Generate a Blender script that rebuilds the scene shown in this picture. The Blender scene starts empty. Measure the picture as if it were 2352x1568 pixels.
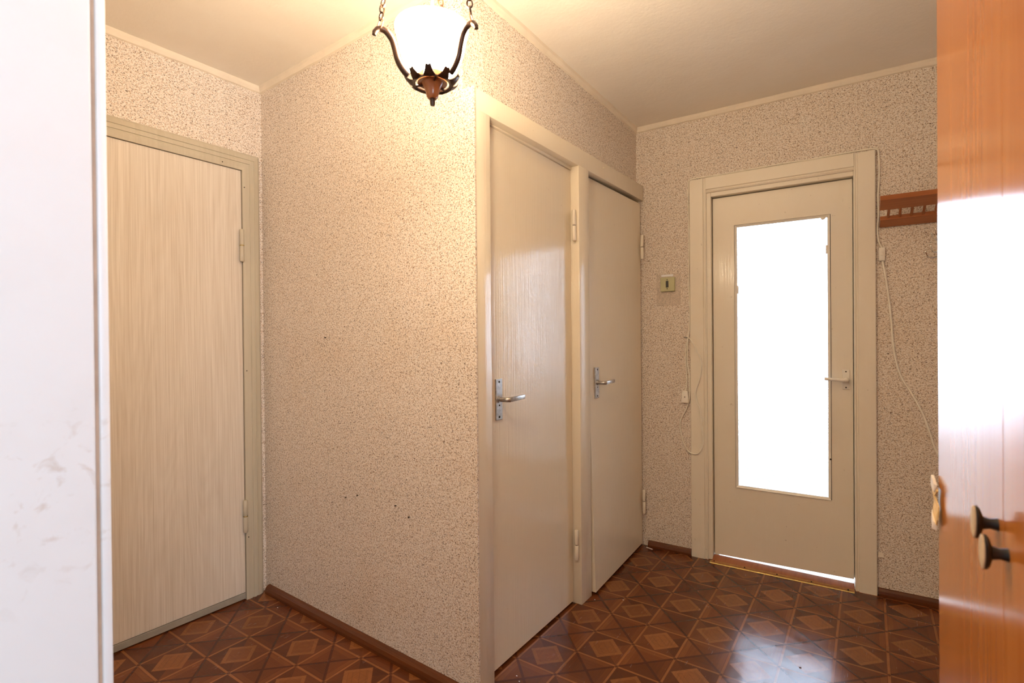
import bpy, bmesh, math, random
from mathutils import Vector, Matrix
random.seed(7)
S = bpy.context.scene
COL = S.collection

# ------------------------------------------------------------------ camera
cd = bpy.data.cameras.new('camera'); cam = bpy.data.objects.new('camera', cd); COL.objects.link(cam)
CAM = Vector((1.1456, -1.3697, 1.2438))
R_, U_, F_ = Vector((.82238597, .56886681, -.00847771)), Vector((.00386934, .0093083, .99994919)), Vector((-.56891682, .82237698, -.00545388))
cam.matrix_world = Matrix(((R_.x, U_.x, -F_.x, CAM.x), (R_.y, U_.y, -F_.y, CAM.y), (R_.z, U_.z, -F_.z, CAM.z), (0, 0, 0, 1)))
cd.sensor_fit = 'HORIZONTAL'; cd.sensor_width = 36; cd.lens = 1182.83 * 36 / 2352
cd.clip_start = .02
cd.dof.use_dof = True; cd.dof.focus_distance = 2.3; cd.dof.aperture_fstop = 5.6
S.camera = cam

# ------------------------------------------------------------------ light
W = bpy.data.worlds.new('world'); S.world = W; W.use_nodes = True
W.node_tree.nodes['Background'].inputs[0].default_value = (.75, .86, 1, 1)
W.node_tree.nodes['Background'].inputs[1].default_value = 1.0
def area(name, loc, direction, sx, sy, power, color):
    l = bpy.data.lights.new(name, 'AREA'); l.shape = 'RECTANGLE'; l.size = sx; l.size_y = sy
    l.energy = power; l.color = color
    o = bpy.data.objects.new(name, l); COL.objects.link(o); o.location = loc
    o.rotation_euler = Vector(direction).to_track_quat('-Z', 'Z').to_euler()
    return o
# daylight through the window of the room the photographer stands in (to the right, out of frame)
area('daylight_side_window', (3.12, -2.30, 1.80), (-1, 0, 0), 1.3, 1.2, 76, (.70, .83, 1))
# daylight through the window of the room behind the glazed door
area('daylight_far_window', (.75, 3.22, 1.62), (0, -1, 0), 1.7, 1.7, 106, (.66, .79, 1))
LAMP_STRENGTH = 104
BULB_WATTS = 60
vs = S.view_settings
vs.view_transform = 'Standard'; vs.look = 'None'; vs.gamma = 1; vs.exposure = 0.10; vs.use_curve_mapping = False

# ------------------------------------------------------------------ material helpers
class NT:
    def __init__(s, name):
        s.m = bpy.data.materials.new(name); s.m.use_nodes = True
        s.t = s.m.node_tree; s.n = s.t.nodes; s.b = s.n['Principled BSDF']
    def new(s, typ, **kw):
        nd = s.n.new(typ)
        for k, v in kw.items():
            if k in nd.inputs.keys(): s.put(nd.inputs[k], v)
            else: setattr(nd, k, v)
        return nd
    def put(s, sock, v):
        if hasattr(v, 'is_output') or isinstance(v, bpy.types.NodeSocket): s.t.links.new(v, sock)
        else:
            try: sock.default_value = v
            except Exception: sock.default_value = (*v, 1)
    def math(s, op, a, b=None, c=None):
        nd = s.n.new('ShaderNodeMath'); nd.operation = op
        s.put(nd.inputs[0], a)
        if b is not None: s.put(nd.inputs[1], b)
        if c is not None: s.put(nd.inputs[2], c)
        return nd.outputs[0]
    def mix(s, f, a, b, typ='MIX'):
        nd = s.n.new('ShaderNodeMix'); nd.data_type = 'RGBA'; nd.blend_type = typ
        s.put(nd.inputs[0], f); s.put(nd.inputs[6], a if not isinstance(a, tuple) or len(a) == 4 else (*a, 1)); s.put(nd.inputs[7], b if not isinstance(b, tuple) or len(b) == 4 else (*b, 1))
        return nd.outputs[2]
    def coord(s, scale=(1, 1, 1), loc=(0, 0, 0), rot=(0, 0, 0)):
        tc = s.n.new('ShaderNodeTexCoord'); mp = s.n.new('ShaderNodeMapping')
        mp.inputs['Scale'].default_value = scale; mp.inputs['Location'].default_value = loc; mp.inputs['Rotation'].default_value = rot
        s.t.links.new(tc.outputs['Object'], mp.inputs[0]); return mp.outputs[0]
    def noise(s, vec, scale, detail=2, rough=.5, dist=0):
        nd = s.n.new('ShaderNodeTexNoise'); s.put(nd.inputs['Vector'], vec)
        nd.inputs['Scale'].default_value = scale; nd.inputs['Detail'].default_value = detail
        nd.inputs['Roughness'].default_value = rough; nd.inputs['Distortion'].default_value = dist
        return nd.outputs['Fac']
    def ramp(s, f, *stops):
        nd = s.n.new('ShaderNodeValToRGB'); s.put(nd.inputs[0], f)
        e = nd.color_ramp.elements
        while len(e) < len(stops): e.new(.5)
        for el, (p, c) in zip(e, stops):
            el.position = p; el.color = (*c, 1) if len(c) == 3 else c
        return nd.outputs[0]
    def rng(s, f, a, b, c, d):
        nd = s.n.new('ShaderNodeMapRange'); s.put(nd.inputs[0], f)
        for i, v in enumerate((a, b, c, d)): nd.inputs[i + 1].default_value = v
        return nd.outputs[0]
    def bump(s, h, strength, dist=.002):
        nd = s.n.new('ShaderNodeBump'); s.put(nd.inputs['Height'], h)
        nd.inputs['Strength'].default_value = strength; nd.inputs['Distance'].default_value = dist
        s.t.links.new(nd.outputs[0], s.b.inputs['Normal'])
    def set(s, **kw):
        for k, v in kw.items():
            s.put(s.b.inputs[k.replace('_', ' ')], (*v, 1) if isinstance(v, tuple) and len(v) == 3 else v)
        return s.m

def m_wallpaper():
    t = NT('wallpaper_speckled')
    v = t.coord((1, 1, 1.25))
    n1 = t.noise(v, 205, 1.6, .5, 1.1)       # fine dark strokes
    n2 = t.noise(t.coord((1, 1, 1.1), (3, 7, 1)), 150, 1.5, .5, .6)   # softer tan mottling
    n3 = t.noise(t.coord(), 2.2, 3, .6)
    nh = t.noise(t.coord((1, 1, 1), (5, 2, 9)), 70, 1, .5)
    base = t.ramp(n2, (.34, (.62, .48, .36)), (.44, (.80, .69, .57)), (.58, (.89, .815, .73)))
    tone = t.ramp(nh, (.42, (.30, .18, .095)), (.58, (.13, .085, .055)))
    c = t.mix(t.rng(n1, .385, .42, .92, 0), base, tone)
    c = t.mix(t.rng(n3, .55, .78, 0, .30), c, (.84, .68, .47), 'MULTIPLY')
    t.bump(t.math('ADD', t.math('MULTIPLY', t.rng(n1, .36, .46, 0, 1), .6), t.math('MULTIPLY', n2, .8)), .30, .0016)
    return t.set(Base_Color=c, Roughness=.75)
def m_paint(name, col, rough=.13, stroke=.11, dirt=.25):
    t = NT(name)
    n1 = t.noise(t.coord((90, 90, 1.6)), 1.6, 3, .6)
    n2 = t.noise(t.coord(), 3.0, 4, .65)
    n3 = t.noise(t.coord(), 42, 3, .6)
    spots = t.rng(n3, .70, .76, 0, dirt)
    c = t.mix(t.rng(n2, .5, .8, 0, .25), col, tuple(x * y for x, y in zip(col, (.93, .84, .68))))
    c = t.mix(spots, c, (.30, .19, .10))
    big = t.noise(t.coord(), 5, 2, .5)
    h = t.math('ADD', t.math('MULTIPLY', n1, .5), t.math('MULTIPLY', big, 1.0))
    t.bump(h, stroke, .02)
    return t.set(Base_Color=c, Roughness=t.rng(n1, .3, .7, rough * .7, rough * 1.5), IOR=1.5)
def m_white():
    t = NT('white_door_paint')
    sp = t.n.new('ShaderNodeSeparateXYZ'); tc = t.n.new('ShaderNodeTexCoord'); t.t.links.new(tc.outputs['Object'], sp.inputs[0])
    hand = t.math('MULTIPLY', t.rng(sp.outputs[2], .92, 1.04, 0, 1), t.rng(sp.outputs[2], 1.20, 1.10, 0, 1))   # hand smudges at handle height
    n = t.noise(t.coord(), 38, 4, .6, .8); n2 = t.noise(t.coord(), 9, 3, .6)
    sm = t.math('MULTIPLY', t.rng(n, .57, .70, 0, .4), hand)
    c = t.mix(t.rng(n2, .5, .8, 0, .25), (.85, .86, .87), (.78, .74, .72))
    c = t.mix(sm, c, (.55, .42, .32))
    t.bump(n2, .04, .01)
    return t.set(Base_Color=c, Roughness=.4)
def m_plain(name, col, rough=.5, metal=0, var=.12, scale=20, bump=.0):
    t = NT(name)
    n = t.noise(t.coord(), scale, 3, .6)
    c = t.mix(t.rng(n, .35, .7, 0, 1), tuple(x * (1 - var) for x in col), tuple(min(1, x * (1 + var)) for x in col))
    if bump: t.bump(n, bump, .01)
    return t.set(Base_Color=c, Roughness=rough, Metallic=metal)
def m_wood(name, c1, c2, rough=.35, sc=1.0, coat=0, axis=2, ior=1.5):
    t = NT(name)
    k = [42 * sc] * 3; k[axis] = 1.3 * sc
    n = t.noise(t.coord(tuple(k)), 1.3, 4, .62, .6)
    k2 = [7 * sc] * 3; k2[axis] = .5 * sc
    n2 = t.noise(t.coord(tuple(k2)), 1.0, 2, .5, .8)
    f = t.math('ADD', t.math('MULTIPLY', n, .6), t.math('MULTIPLY', n2, .4))
    c = t.ramp(f, (.36, c1), (.62, c2))
    t.bump(f, .07, .004)
    t.b.inputs['Coat Weight'].default_value = coat; t.b.inputs['Coat Roughness'].default_value = .06
    return t.set(Base_Color=c, Roughness=rough, IOR=ior)
def m_door_veneer():
    t = NT('pale_wood_laminate')
    warp = t.noise(t.coord((3.5, 3.5, .8)), 1.0, 2, .5)
    n = t.noise(t.coord((230, 230, 3)), 1.0, 3, .6, .1)
    # cathedral figure: contour lines of a slow, vertically stretched field
    fld = t.noise(t.coord((5, 5, .55), (2.3, 0, .4)), 1.0, 1, .4, .2)
    ring = t.math('PINGPONG', t.math('MULTIPLY', fld, 26.0), .5)
    f = t.math('ADD', t.math('MULTIPLY', ring, .13), t.math('ADD', t.math('MULTIPLY', n, .80), t.math('MULTIPLY', warp, .15)))
    c = t.ramp(f, (.30, (.63, .54, .43)), (.68, (.81, .735, .63)))
    t.bump(n, .04, .003)
    return t.set(Base_Color=c, Roughness=.38)
def m_ceiling():
    t = NT('ceiling_whitewash')
    n = t.noise(t.coord(), 4, 5, .6); n2 = t.noise(t.coord((1, 1, 1)), 60, 3, .6)
    c = t.mix(t.rng(n, .4, .75, 0, .4), (.90, .84, .75), (.84, .76, .64))
    t.bump(t.math('ADD', t.math('MULTIPLY', n, 1.0), t.math('MULTIPLY', n2, .15)), .25, .02)
    return t.set(Base_Color=c, Roughness=.8)
def m_floor():
    t = NT('printed_linoleum')
    tc = t.n.new('ShaderNodeTexCoord'); sp = t.n.new('ShaderNodeSeparateXYZ'); t.t.links.new(tc.outputs['Object'], sp.inputs[0])
    P, X0, Y0 = .1695, .187, .617
    M = t.math
    X = M('DIVIDE', M('SUBTRACT', sp.outputs[0], X0), P); Y = M('DIVIDE', M('SUBTRACT', sp.outputs[1], Y0), P)
    i, j = M('FLOOR', X), M('FLOOR', Y); fx, fy = M('SUBTRACT', X, i), M('SUBTRACT', Y, j)
    odd = M('FLOORED_MODULO', M('ADD', i, j), 2.0)
    cx, cy = M('ABSOLUTE', M('SUBTRACT', fx, .5)), M('ABSOLUTE', M('SUBTRACT', fy, .5))
    d = M('ADD', cx, cy); mx = M('MAXIMUM', cx, cy)
    def smooth(v, a, b): return t.rng(v, a, b, 0, 1)
    rot = M('GREATER_THAN', cx, cy)
    wn = t.n.new('ShaderNodeTexWhiteNoise'); wn.noise_dimensions = '3D'
    cmb = t.n.new('ShaderNodeCombineXYZ'); t.put(cmb.inputs[0], i); t.put(cmb.inputs[1], j)
    side = M('ADD', M('MULTIPLY', rot, 2.0), M('GREATER_THAN', M('ADD', fx, fy), 1.0)); t.put(cmb.inputs[2], side)
    t.t.links.new(cmb.outputs[0], wn.inputs['Vector']); rnd = wn.outputs['Value']
    wn2 = t.n.new('ShaderNodeTexWhiteNoise'); wn2.noise_dimensions = '2D'
    cm2 = t.n.new('ShaderNodeCombineXYZ'); t.put(cm2.inputs[0], i); t.put(cm2.inputs[1], j); t.t.links.new(cm2.outputs[0], wn2.inputs['Vector']); rc = wn2.outputs['Value']
    # wood grain, along one diagonal or the other
    g1 = t.noise(t.coord((160, 12, 1), rot=(0, 0, math.radians(45))), 1, 3, .6, .4)
    g2 = t.noise(t.coord((12, 160, 1), rot=(0, 0, math.radians(45))), 1, 3, .6, .4)
    grain = M('ADD', M('MULTIPLY', g1, rot), M('MULTIPLY', g2, M('SUBTRACT', 1.0, rot)))
    dark, line = (.062, .014, .004), (.34, .118, .036)
    tri = t.mix(rnd, (.105, .026, .007), (.19, .052, .014))
    # crossed cells: strips along the edges, dark diagonals
    strip = M('MULTIPLY', M('GREATER_THAN', mx, .35), M('LESS_THAN', mx, .455))
    tri2 = t.mix(M('MULTIPLY', strip, M('MULTIPLY', rnd, .65)), tri, (.25, .077, .021))
    dg = M('ABSOLUTE', M('SUBTRACT', cx, cy))
    xcell = t.mix(t.rng(dg, .034, .052, .8, 0), tri2, dark)
    # diamond cells
    pq = M('ADD', fx, fy); pr = M('SUBTRACT', fx, fy)
    sel = M('GREATER_THAN', rc, .5)
    pl = M('ADD', M('MULTIPLY', pq, sel), M('MULTIPLY', pr, M('SUBTRACT', 1.0, sel)))
    seam = t.rng(M('PINGPONG', M('MULTIPLY', pl, 1.0), .105), 0, .012, 1, 0)
    dia = t.mix(M('MULTIPLY', M('LESS_THAN', d, .30), M('MULTIPLY', seam, .75)), t.mix(rc, (.20, .062, .017), (.285, .096, .027)), (.15, .05, .017))
    dia = t.mix(M('MULTIPLY', M('GREATER_THAN', d, .31), .45), dia, (.33, .12, .036))
    dia = t.mix(t.rng(M('ABSOLUTE', M('SUBTRACT', d, .305)), 0, .012, .5, 0), dia, (.14, .045, .015))
    corner = t.mix(rnd, (.09, .023, .006), (.175, .05, .014))
    dcell = t.mix(t.rng(d, .425, .445, 0, 1), dia, corner)
    c = t.mix(odd, xcell, dcell)
    edge = M('SUBTRACT', .5, mx)
    c = t.mix(t.rng(edge, .020, .030, .9, 0), c, line)
    node = M('SUBTRACT', 1.0, d)  # small near the grid crossings
    c = t.mix(t.rng(node, .03, .07, .85, 0), c, dark)
    c = t.mix(t.rng(grain, .3, .7, .28, 0), c, (.05, .013, .004))
    soil = t.noise(t.coord(), 2.6, 4, .6)
    c = t.mix(t.rng(soil, .45, .8, 0, .35), c, (.07, .02, .006))
    sc = t.noise(t.coord((1, 1, 1)), 9, 6, .75, 1.5)
    scr = t.noise(t.coord((260, 9, 1), rot=(0, 0, .6)), 1, 2, .5); scr2 = t.noise(t.coord((260, 9, 1), rot=(0, 0, -.9)), 1, 2, .5)
    rr = M('ADD', t.rng(sc, .35, .7, .15, .28), M('MULTIPLY', t.rng(M('MAXIMUM', scr, scr2), .62, .75, 0, 1), .06))
    big = t.noise(t.coord(), 7, 2, .5)
    t.bump(M('ADD', M('MULTIPLY', big, 1.0), M('ADD', M('MULTIPLY', sc, .06), M('MULTIPLY', M('MAXIMUM', scr, scr2), .008))), .13, .02)
    return t.set(Base_Color=c, Roughness=rr, IOR=1.46)
def m_glow(name, col, strength):
    t = NT(name)
    n = t.noise(t.coord(), 9, 2, .5)
    t.put(t.b.inputs['Emission Color'], t.mix(n, tuple(x * .96 for x in col), col)); t.b.inputs['Emission Strength'].default_value = strength
    return t.set(Base_Color=(.9, .88, .82), Roughness=.3)
def m_frosted():
    t = NT('frosted_glass')
    nz = t.noise(t.coord((1, 1, 1)), 55, 3, .55, 1.5)
    t.bump(nz, .9, .006)
    return t.set(Base_Color=(.95, .98, 1), Roughness=.30, IOR=1.45, Transmission_Weight=1.0)

MAT = {
    'paper': m_wallpaper(), 'ceil': m_ceiling(), 'floor': m_floor(),
    'cream': m_paint('cream_gloss_paint', (.86, .765, .60), .12),
    'cream2': m_paint('pale_cream_gloss_paint', (.89, .815, .675), .16, .08, .35),
    'white': m_white(),
    'moulding': m_plain('plaster_cream', (.84, .74, .60), .7, var=.05, scale=8, bump=.1),
    'veneer': m_door_veneer(),
    'greige': m_wood('grey_beige_laminate', (.52, .46, .34), (.58, .52, .40), .35, 1.2),
    'greydark': m_plain('dull_grey_strip', (.36, .33, .27), .4, 0, .08),
    'base': m_wood('red_brown_varnish', (.085, .023, .006), (.15, .044, .012), .25, 1, 0, 0),
    'wardrobe': m_wood('orange_lacquered_wood', (.45, .135, .021), (.55, .188, .034), .16, .8, .0, 2, 1.5),
    'rack': m_wood('orange_brown_varnished_wood', (.34, .105, .03), (.48, .16, .05), .3, 1, .2, 0),
    'steel': m_plain('worn_steel', (.52, .50, .48), .32, .9, .2, 90, .02),
    'chrome': m_plain('chrome', (.75, .75, .75), .15, 1, .05),
    'brass': m_plain('dull_brass', (.50, .36, .13), .4, .7, .15, 60),
    'bronze': m_plain('dark_bronze', (.055, .026, .014), .28, .45, .3, 60),
    'copper': m_wood('copper_brown_wood', (.30, .09, .025), (.42, .15, .045), .25, 2, .3),
    'black': m_plain('black_plastic', (.012, .012, .011), .35, 0, .1),
    'ivory': m_plain('ivory_plastic', (.92, .87, .77), .4, 0, .05),
    'cord': m_plain('cream_cord', (.93, .87, .74), .5, 0, .08),
    'olive': m_plain('olive_cream_plastic', (.55, .53, .30), .4, 0, .06),
    'paperpatch': m_plain('faded_plate', (.66, .56, .46), .6, 0, .2, 160, .1),
    'label': m_plain('white_strip', (.9, .9, .92), .3, 0, .03),
    'tape': m_plain('yellow_tape', (.80, .55, .22), .55, 0, .2, 40, .3),
    'tapew': m_plain('pale_tape', (.85, .76, .66), .6, 0, .1, 40, .3),
    'darkhole': m_plain('dark_nail', (.04, .025, .015), .6, .3, .2),
    'groove': m_plain('brown_groove', (.50, .36, .26), .6),
    'darkbrown': m_plain('dark_brown_speck', (.06, .03, .012), .7),
    'crumb': m_plain('white_crumb', (.9, .87, .8), .7),
    'knobwood': m_plain('pale_knob_face', (.62, .46, .28), .35, 0, .15, 80),
    'roomwall': m_plain('room_wall_paint', (.80, .78, .74), .8, 0, .04, 5),
    'roomfloor': m_plain('light_room_floor', (.74, .73, .71), .5, 0, .08, 5),
    'bulb': m_glow('milk_glass_lit', (1, .80, .55), LAMP_STRENGTH),
    'frost': m_frosted(),
    'gap': m_plain('painted_gap_shade', (.05, .035, .02), .8),  # near-black colour that stands in for shade in narrow gaps
    'redwood': m_wood('threshold_laminate', (.30, .09, .03), (.46, .16, .06), .3, .6, 0, 1),
}

# ------------------------------------------------------------------ geometry helpers
def frame(o, u, sgn):
    u = Vector(u).normalized(); y = Vector((-u.y, u.x))      # local Y, right handed; n = sgn * Y
    return Matrix(((u.x, y.x, 0, o[0]), (u.y, y.y, 0, o[1]), (0, 0, 1, 0), (0, 0, 0, 1))), sgn
FR = {
    'A': frame((-1.33679, .03845), (.99958653, -.02875345), -1),
    'B': frame((0, 0), (0, 1), -1),
    'C': frame((0, 1.61563), (.99939, .034923), -1),
    'D': frame((-1.33679, .03845), (-.01846412, -.99982952), 1),
    'W': frame((1.27548, -1.36519), (-.0349, .9994), 1),       # wardrobe front, n towards the room
    'X': (Matrix.Identity(4), 1),
}
class G:
    """collects geometry given in (u, n, z) of a wall frame"""
    def __init__(s, wall='X', org=(0, 0, 0)):
        s.bm = bmesh.new(); s.sg = FR[wall][1]; s.org = org
    def P(s, p): return Vector((p[0] - s.org[0], s.sg * (p[1] - s.org[1]), p[2] - s.org[2]))
    def hexa(s, pts, bev=0):
        v = [s.bm.verts.new(s.P(p)) for p in pts]
        fs = [s.bm.faces.new([v[k] for k in q]) for q in ((0, 1, 2, 3), (4, 5, 6, 7), (0, 1, 5, 4), (1, 2, 6, 5), (2, 3, 7, 6), (3, 0, 4, 7))]
        if bev:
            bmesh.ops.bevel(s.bm, geom=list({e for f in fs for e in f.edges}), offset=bev, segments=2, profile=.5, affect='EDGES')
        return s
    def box(s, u0, u1, n0, n1, z0, z1, bev=0):
        return s.hexa([(u0, n0, z0), (u1, n0, z0), (u1, n1, z0), (u0, n1, z0), (u0, n0, z1), (u1, n0, z1), (u1, n1, z1), (u0, n1, z1)], bev)
    def extrude(s, prof, a, b, axis):
        """closed 2D profile extruded along axis 'u' (prof = n,z) or 'z' (prof = u,n)"""
        f = (lambda q, t: (t, q[0], q[1])) if axis == 'u' else (lambda q, t: (q[0], q[1], t))
        A = [s.bm.verts.new(s.P(f(q, a))) for q in prof]; B = [s.bm.verts.new(s.P(f(q, b))) for q in prof]
        k = len(prof)
        s.bm.faces.new(A); s.bm.faces.new(B[::-1])
        for i in range(k): s.bm.faces.new((A[i], A[(i + 1) % k], B[(i + 1) % k], B[i]))
        return s
    def tube(s, pts, r, seg=8, smooth=0, flat=1.0, caps=True):
        pts = [s.P(p) for p in pts]
        if smooth:
            out = []
            for i in range(len(pts) - 1):
                p0, p1, p2, p3 = pts[max(i - 1, 0)], pts[i], pts[i + 1], pts[min(i + 2, len(pts) - 1)]
                for k in range(smooth):
                    t = k / smooth
                    out.append(.5 * ((2 * p1) + (p2 - p0) * t + (2 * p0 - 5 * p1 + 4 * p2 - p3) * t * t + (3 * p1 - p0 - 3 * p2 + p3) * t ** 3))
            pts = out + [pts[-1]]
        rs = r if isinstance(r, (list, tuple)) else [r] * len(pts)
        if len(rs) != len(pts): rs = [rs[min(len(rs) - 1, int(i * len(rs) / len(pts)))] for i in range(len(pts))]
        rings = []; up = None
        for i, p in enumerate(pts):
            d = (pts[min(i + 1, len(pts) - 1)] - pts[max(i - 1, 0)]).normalized()
            if up is None: up = d.orthogonal().normalized()
            up = (up - d * up.dot(d)).normalized(); sd = d.cross(up)
            rings.append([s.bm.verts.new(p + (up * math.cos(2 * math.pi * k / seg) + sd * flat * math.sin(2 * math.pi * k / seg)) * rs[i]) for k in range(seg)])
        for a, b in zip(rings, rings[1:]):
            for k in range(seg): s.bm.faces.new((a[k], a[(k + 1) % seg], b[(k + 1) % seg], b[k]))
        if caps: s.bm.faces.new(rings[0][::-1]); s.bm.faces.new(rings[-1])
        return s
    def lathe(s, c, prof, seg=32, close=False):
        """prof = (r, z) about the vertical through c"""
        rings = []
        for r, z in prof:
            if r < 1e-5: rings.append([s.bm.verts.new(s.P((c[0], c[1], z)))]); continue
            rings.append([s.bm.verts.new(s.P((c[0] + r * math.cos(2 * math.pi * k / seg), c[1] + r * math.sin(2 * math.pi * k / seg), z))) for k in range(seg)])
        pr = list(zip(rings, rings[1:])) + ([(rings[-1], rings[0])] if close else [])
        for a, b in pr:
            for k in range(seg):
                k2 = (k + 1) % seg
                if len(a) == 1 and len(b) == 1: continue
                if len(a) == 1: s.bm.faces.new((a[0], b[k2], b[k]))
                elif len(b) == 1: s.bm.faces.new((a[k], a[k2], b[0]))
                else: s.bm.faces.new((a[k], a[k2], b[k2], b[k]))
        return s
    def blob(s, c, rx, ry, rz, seed=0, sub=1, jitter=.2):
        rnd = random.Random(seed)
        r = bmesh.ops.create_icosphere(s.bm, subdivisions=sub, radius=1)
        for v in r['verts']:
            k = 1 + rnd.uniform(-jitter, jitter); q = v.co * k
            v.co = s.P(c) + Vector((q.x * rx, q.y * ry, q.z * rz))
        return s
def obj(name, g, mat, parent=None, wall=None, smooth=False, **props):
    bm = g.bm; bmesh.ops.recalc_face_normals(bm, faces=bm.faces)
    me = bpy.data.meshes.new(name); bm.to_mesh(me); bm.free()
    me.materials.append(MAT[mat])
    if smooth:
        for p in me.polygons: p.use_smooth = True
        try: me.set_sharp_from_angle(angle=math.radians(40))
        except Exception: pass
    o = bpy.data.objects.new(name, me); COL.objects.link(o)
    if parent: o.parent = parent
    else: o.matrix_world = FR[wall or 'X'][0] @ Matrix.Translation((g.org[0], g.sg * g.org[1], g.org[2]))
    for k, v in props.items(): o[k] = v
    return o
def thing(name, wall, org, label, cat, kind=None, group=None):
    e = bpy.data.objects.new(name, None); COL.objects.link(e); e.empty_display_size = .1
    m, sg = FR[wall]
    e.matrix_world = m @ Matrix.Translation((org[0], sg * org[1], org[2]))
    e['label'] = label; e['category'] = cat
    if kind: e['kind'] = kind
    if group: e['group'] = group
    return e
def wallboxes(wall, L0, L1, n0, n1, H, holes, z0=0):
    g = G(wall)
    us = sorted({L0, L1, *[h[k] for h in holes for k in (0, 1)]}); zs = sorted({z0, H, *[h[k] for h in holes for k in (2, 3)]})
    solid = lambda a, b, c, d: not any(h[0] <= a and b <= h[1] and h[2] <= c and d <= h[3] for h in holes)
    for a, b in zip(us, us[1:]):
        # merge vertically
        run = None
        for c, d in zip(zs, zs[1:]):
            if solid(a, b, c, d):
                if run and run[1] == c: run[1] = d
                else:
                    if run: g.box(a, b, n0, n1, *run)
                    run = [c, d]
        if run: g.box(a, b, n0, n1, *run)
    return g
def struct(name, g, mat, wall, label, cat, smooth=False):
    return obj(name, g, mat, None, wall, smooth, kind='structure', label=label, category=cat)

H = 2.5
# ------------------------------------------------------------------ shell
struct('floor', G().box(-1.5, 3.8, -4.1, 1.66, -.06, 0), 'floor', 'X', 'brown linoleum floor printed with parquet squares and diamonds', 'floor')
struct('ceiling', G().box(-1.5, 3.8, -4.1, 3.8, H, H + .08), 'ceil', 'X', 'cream whitewashed ceiling above the hall', 'ceiling')
struct('wall_left', wallboxes('D', -.06, 1.24, -.10, 0, H, [(.06, .97, 0, 2.10)]), 'paper', 'D', 'speckled wallpaper wall around the pale wood door at left', 'wall')
g = wallboxes('A', 0, 1.3373, -.12, 0, H, []); g.box(1.3373, 1.389, -.006, 0, 0, 2.104)
struct('wall_center', g, 'paper', 'A', 'large speckled wallpaper wall between wood door and cream doors', 'wall')
struct('wall_inner', wallboxes('B', .02, 1.62, -.10, 0, H, [(.07, .79, 0, 2.06), (.86, 1.60, 0, 2.06)]), 'paper', 'B', 'speckled wallpaper strip above the two cream doors', 'wall')
struct('wall_far', wallboxes('C', -.10, 1.90, -.12, 0, H, [(.392, 1.10, 0, 2.056)]), 'paper', 'C', 'speckled wallpaper wall around the glazed door', 'wall')
struct('wall_right', G().box(1.84, 1.94, -1.15, 1.60, 0, H), 'paper', 'X', 'wallpaper wall behind the wardrobe', 'wall')
struct('wall_front', G().box(-1.4, .30, -1.32, -1.20, 0, H), 'paper', 'X', 'corridor wall behind the white open door', 'wall')
struct('wall_room_side', G().box(1.94, 3.0, -1.25, -1.15, 0, H), 'roomwall', 'X', 'plain wall of the room behind the photographer', 'wall')
struct('wall_room_left', G().box(-.75, -.65, -4.0, -1.32, 0, H), 'roomwall', 'X', 'plain left wall of the room behind the photographer', 'wall')
struct('wall_room_back', G().box(-.75, 3.10, -4.1, -4.0, 0, H), 'roomwall', 'X', 'plain back wall of the room behind the photographer', 'wall')
g = G().box(3.0, 3.10, -4.0, -2.95, 0, H); g.box(3.0, 3.10, -1.65, -1.15, 0, H); g.box(3.0, 3.10, -2.95, -1.65, 0, 1.2); g.box(3.0, 3.10, -2.95, -1.65, 2.4, H)
struct('wall_room_window', g, 'roomwall', 'X', 'wall with the window beside the photographer', 'wall')
g = G().box(3.0, 3.06, -2.95, -2.90, 1.2, 2.4); g.box(3.0, 3.06, -1.70, -1.65, 1.2, 2.4); g.box(3.0, 3.06, -2.32, -2.28, 1.2, 2.4); g.box(3.0, 3.06, -2.95, -1.65, 1.2, 1.25); g.box(3.0, 3.06, -2.95, -1.65, 2.35, 2.4)
struct('window_1', g, 'white', 'X', 'white window frame beside the photographer', 'window')
# bright room beyond the glazed door
struct('floor_far_room', G().box(-.6, 2.1, 1.66, 3.2, -.06, .0), 'roomfloor', 'X', 'bright floor of the room beyond the glazed door', 'floor')
g = G().box(-.6, -.5, 1.78, 3.2, 0, H); struct('wall_far_room_left', g, 'roomwall', 'X', 'left wall of the room beyond the glazed door', 'wall')
g = G().box(2.0, 2.1, 1.78, 3.2, 0, H); struct('wall_far_room_right', g, 'roomwall', 'X', 'right wall of the room beyond the glazed door', 'wall')
g = G().box(-.6, -.1, 3.1, 3.2, 0, H); g.box(1.6, 2.1, 3.1, 3.2, 0, H); g.box(-.1, 1.6, 3.1, 3.2, 0, .78); g.box(-.1, 1.6, 3.1, 3.2, 2.46, H)
struct('wall_far_room_back', g, 'roomwall', 'X', 'window wall of the room beyond the glazed door', 'wall')
g = G().box(-.1, -.05, 3.1, 3.15, .78, 2.46); g.box(1.55, 1.6, 3.1, 3.15, .78, 2.46); g.box(.73, .77, 3.1, 3.15, .78, 2.46); g.box(-.1, 1.6, 3.1, 3.15, .78, .83); g.box(-.1, 1.6, 3.1, 3.15, 2.41, 2.46)
struct('window_2', g, 'white', 'X', 'white window frame in the room beyond the glazed door', 'window')

struct('wall_bath_left', G().box(-1.46, -1.36, .10, 1.74, 0, H), 'roomwall', 'X', 'wall of the small rooms behind the cream doors', 'wall')
struct('wall_bath_back', G().box(-1.46, -.10, 1.64, 1.74, 0, H), 'roomwall', 'X', 'back wall of the small rooms behind the cream doors', 'wall')
struct('wall_backing', G().box(-1.80, -1.70, -1.4, .3, 0, H), 'roomwall', 'X', 'slab added behind the pale wood door', 'wall')  # unseen slab, added to close off the sky light behind the door
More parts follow.
